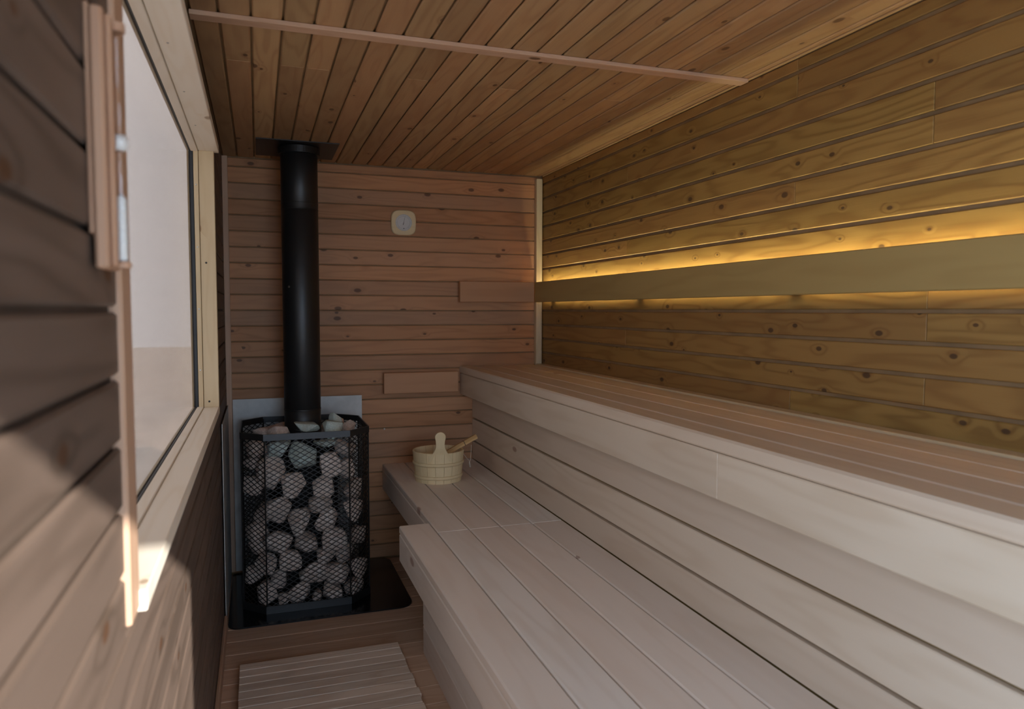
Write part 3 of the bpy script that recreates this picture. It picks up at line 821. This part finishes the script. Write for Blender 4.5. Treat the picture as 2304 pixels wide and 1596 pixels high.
# ------------------------------------------------------------------ thermometer
TC = Vector((0.7955, YB, 1.935))
th = empty('thermometer', TC)
tag(th, 'square pale wooden thermometer with round white dial on back wall', 'thermometer')
def sq(r, n=48, e=3.6):
    out = []
    for k in range(n):
        a = 2 * math.pi * k / n
        c_, s_ = math.cos(a), math.sin(a)
        rr = r / ((abs(c_) ** e + abs(s_) ** e) ** (1 / e))
        out.append((rr * c_, rr * s_))
    return out
bm = bmesh.new()
R_ = 0.071; rings = []
for off, r_ in ((0.0, R_), (0.016, R_), (0.020, R_ - 0.004), (0.020, 0.047), (0.015, 0.0455)):
    pts = sq(r_) if r_ > 0.06 else [(r_ * math.cos(2 * math.pi * k / 48), r_ * math.sin(2 * math.pi * k / 48)) for k in range(48)]
    rings.append([bm.verts.new((TC.x + x, TC.y - off - 0.0005, TC.z + z)) for x, z in pts])
for A, B in zip(rings, rings[1:]):
    for q in range(48):
        j = (q + 1) % 48; bm.faces.new((A[q], A[j], B[j], B[q]))
bm.faces.new(rings[0])
bmesh.ops.recalc_face_normals(bm, faces=bm.faces)
mwt = Matrix(((1, 0, 0, TC.x), (0, 0, -1, TC.y), (0, 1, 0, TC.z), (0, 0, 0, 1)))
bm.transform(mwt.inverted())
link('case', bm, BUCKETW, th, mwt)
def disc(name, r, off, mat, r_in=0.0, h=0.0008):
    bm = bmesh.new()
    prof_ = [(r, 0), (r, h)] if r_in == 0 else [(r, 0), (r, h), (r_in, h), (r_in, 0), (r, 0)]
    lathe(bm, prof_, 40, cap=(r_in == 0))
    return link(name, bm, mat, th, Matrix.Translation(TC + Vector((0, -off, 0))) @ Matrix.Rotation(math.pi / 2, 4, 'X'))
disc('dial', 0.0455, 0.0158, WHITE)
disc('scale_ring', 0.036, 0.0168, GREYINK, 0.0352, 0.0002)
disc('bezel', 0.0470, 0.0160, STEEL, 0.0445, 0.006)
bm = bmesh.new()
for k in range(25):
    a = math.radians(-135 + 270 * k / 24) ; r0, r1 = (0.0365, 0.0415) if k % 4 == 0 else (0.037, 0.0395)
    t_ = Vector((math.sin(a), 0, math.cos(a))); s_ = Vector((t_.z, 0, -t_.x)) * 0.0004
    vs = [bm.verts.new(TC + Vector((0, -0.0169, 0)) + t_ * r + s_ * q) for r, q in ((r0, -1), (r1, -1), (r1, 1), (r0, 1))]
    bm.faces.new(vs)
tm = link('scale_marks', bm, INK, th); tm['kind'] = 'stuff'
bm = bmesh.new()
na = math.radians(13)
nd = Vector((math.sin(na), 0, math.cos(na))); ns = Vector((nd.z, 0, -nd.x))
pts = [TC + Vector((0, -0.0185, 0)) + nd * l + ns * w for l, w in ((-0.014, -0.0013), (-0.006, -0.0022), (0.004, -0.0009), (0.036, -0.0004), (0.036, 0.0004), (0.004, 0.0009), (-0.006, 0.0022), (-0.014, 0.0013))]
extrude_poly(bm, pts, (0, 0.0008, 0))
link('needle', bm, INK, th)
bm = bmesh.new(); lathe(bm, [(0.003, 0), (0.003, 0.001)], 12)
link('mark', bm, INK, th, Matrix.Translation(TC + Vector((0.001, -0.0166, -0.033))) @ Matrix.Rotation(math.pi / 2, 4, 'X'))
disc('cover_glass', 0.0443, 0.0210, CLEAR)

screw((0.679, YB - 0.0006, 0.754), (0, -1, 0), 0.005, wallb)

# ------------------------------------------------------------------ sand timer on the left wall
st = empty('sand_timer', (XL, 0.9, 1.48))
tag(st, 'wall mounted sand timer with white sand in a wooden holder beside window', 'timer')
board('wall_plate', (XL + 0.0005, 0.872, 1.515), (XL + 0.0055, 0.930, 1.752), 'z', '+x', TIMERW, st, c=0.002)
board('holder', (XL + 0.006, 0.868, 1.479), (XL + 0.019, 0.936, 1.748), 'z', '+x', TIMERW, st, c=0.003)
board('cheek', (XL + 0.0192, 0.872, 1.481), (XL + 0.026, 0.888, 1.742), 'z', '+x', TIMERW, st, c=0.003)
board('cheek', (XL + 0.0192, 0.918, 1.481), (XL + 0.026, 0.934, 1.742), 'z', '+x', TIMERW, st, c=0.003)
gx, gy = XL + 0.027, 0.903
bm = bmesh.new()
lathe(bm, [(0.004, 1.487), (0.0058, 1.490), (0.0060, 1.595), (0.0045, 1.604), (0.0016, 1.614), (0.0014, 1.618), (0.0045, 1.630), (0.0058, 1.640), (0.0058, 1.728), (0.004, 1.733)], 20, (gx, gy))
link('glass_tube', bm, CLEAR, st, smooth=True)
bm = bmesh.new()
lathe(bm, [(0.0045, 1.4885), (0.0052, 1.492), (0.0052, 1.556), (0.001, 1.561)], 18, (gx, gy))
link('sand', bm, SAND, st, smooth=True)
bm = bmesh.new(); lathe(bm, [(0.0065, 1.608), (0.0085, 1.616), (0.0065, 1.624)], 18, (gx, gy)); link('waist_clip', bm, WHITE, st, smooth=True)
bm = bmesh.new(); lathe(bm, [(0.0085, 1.733), (0.0085, 1.742)], 18, (gx, gy)); link('end_cap', bm, TIMERW, st)
bm = bmesh.new(); lathe(bm, [(0.0085, 1.481), (0.0085, 1.487)], 18, (gx, gy)); link('end_cap', bm, TIMERW, st)
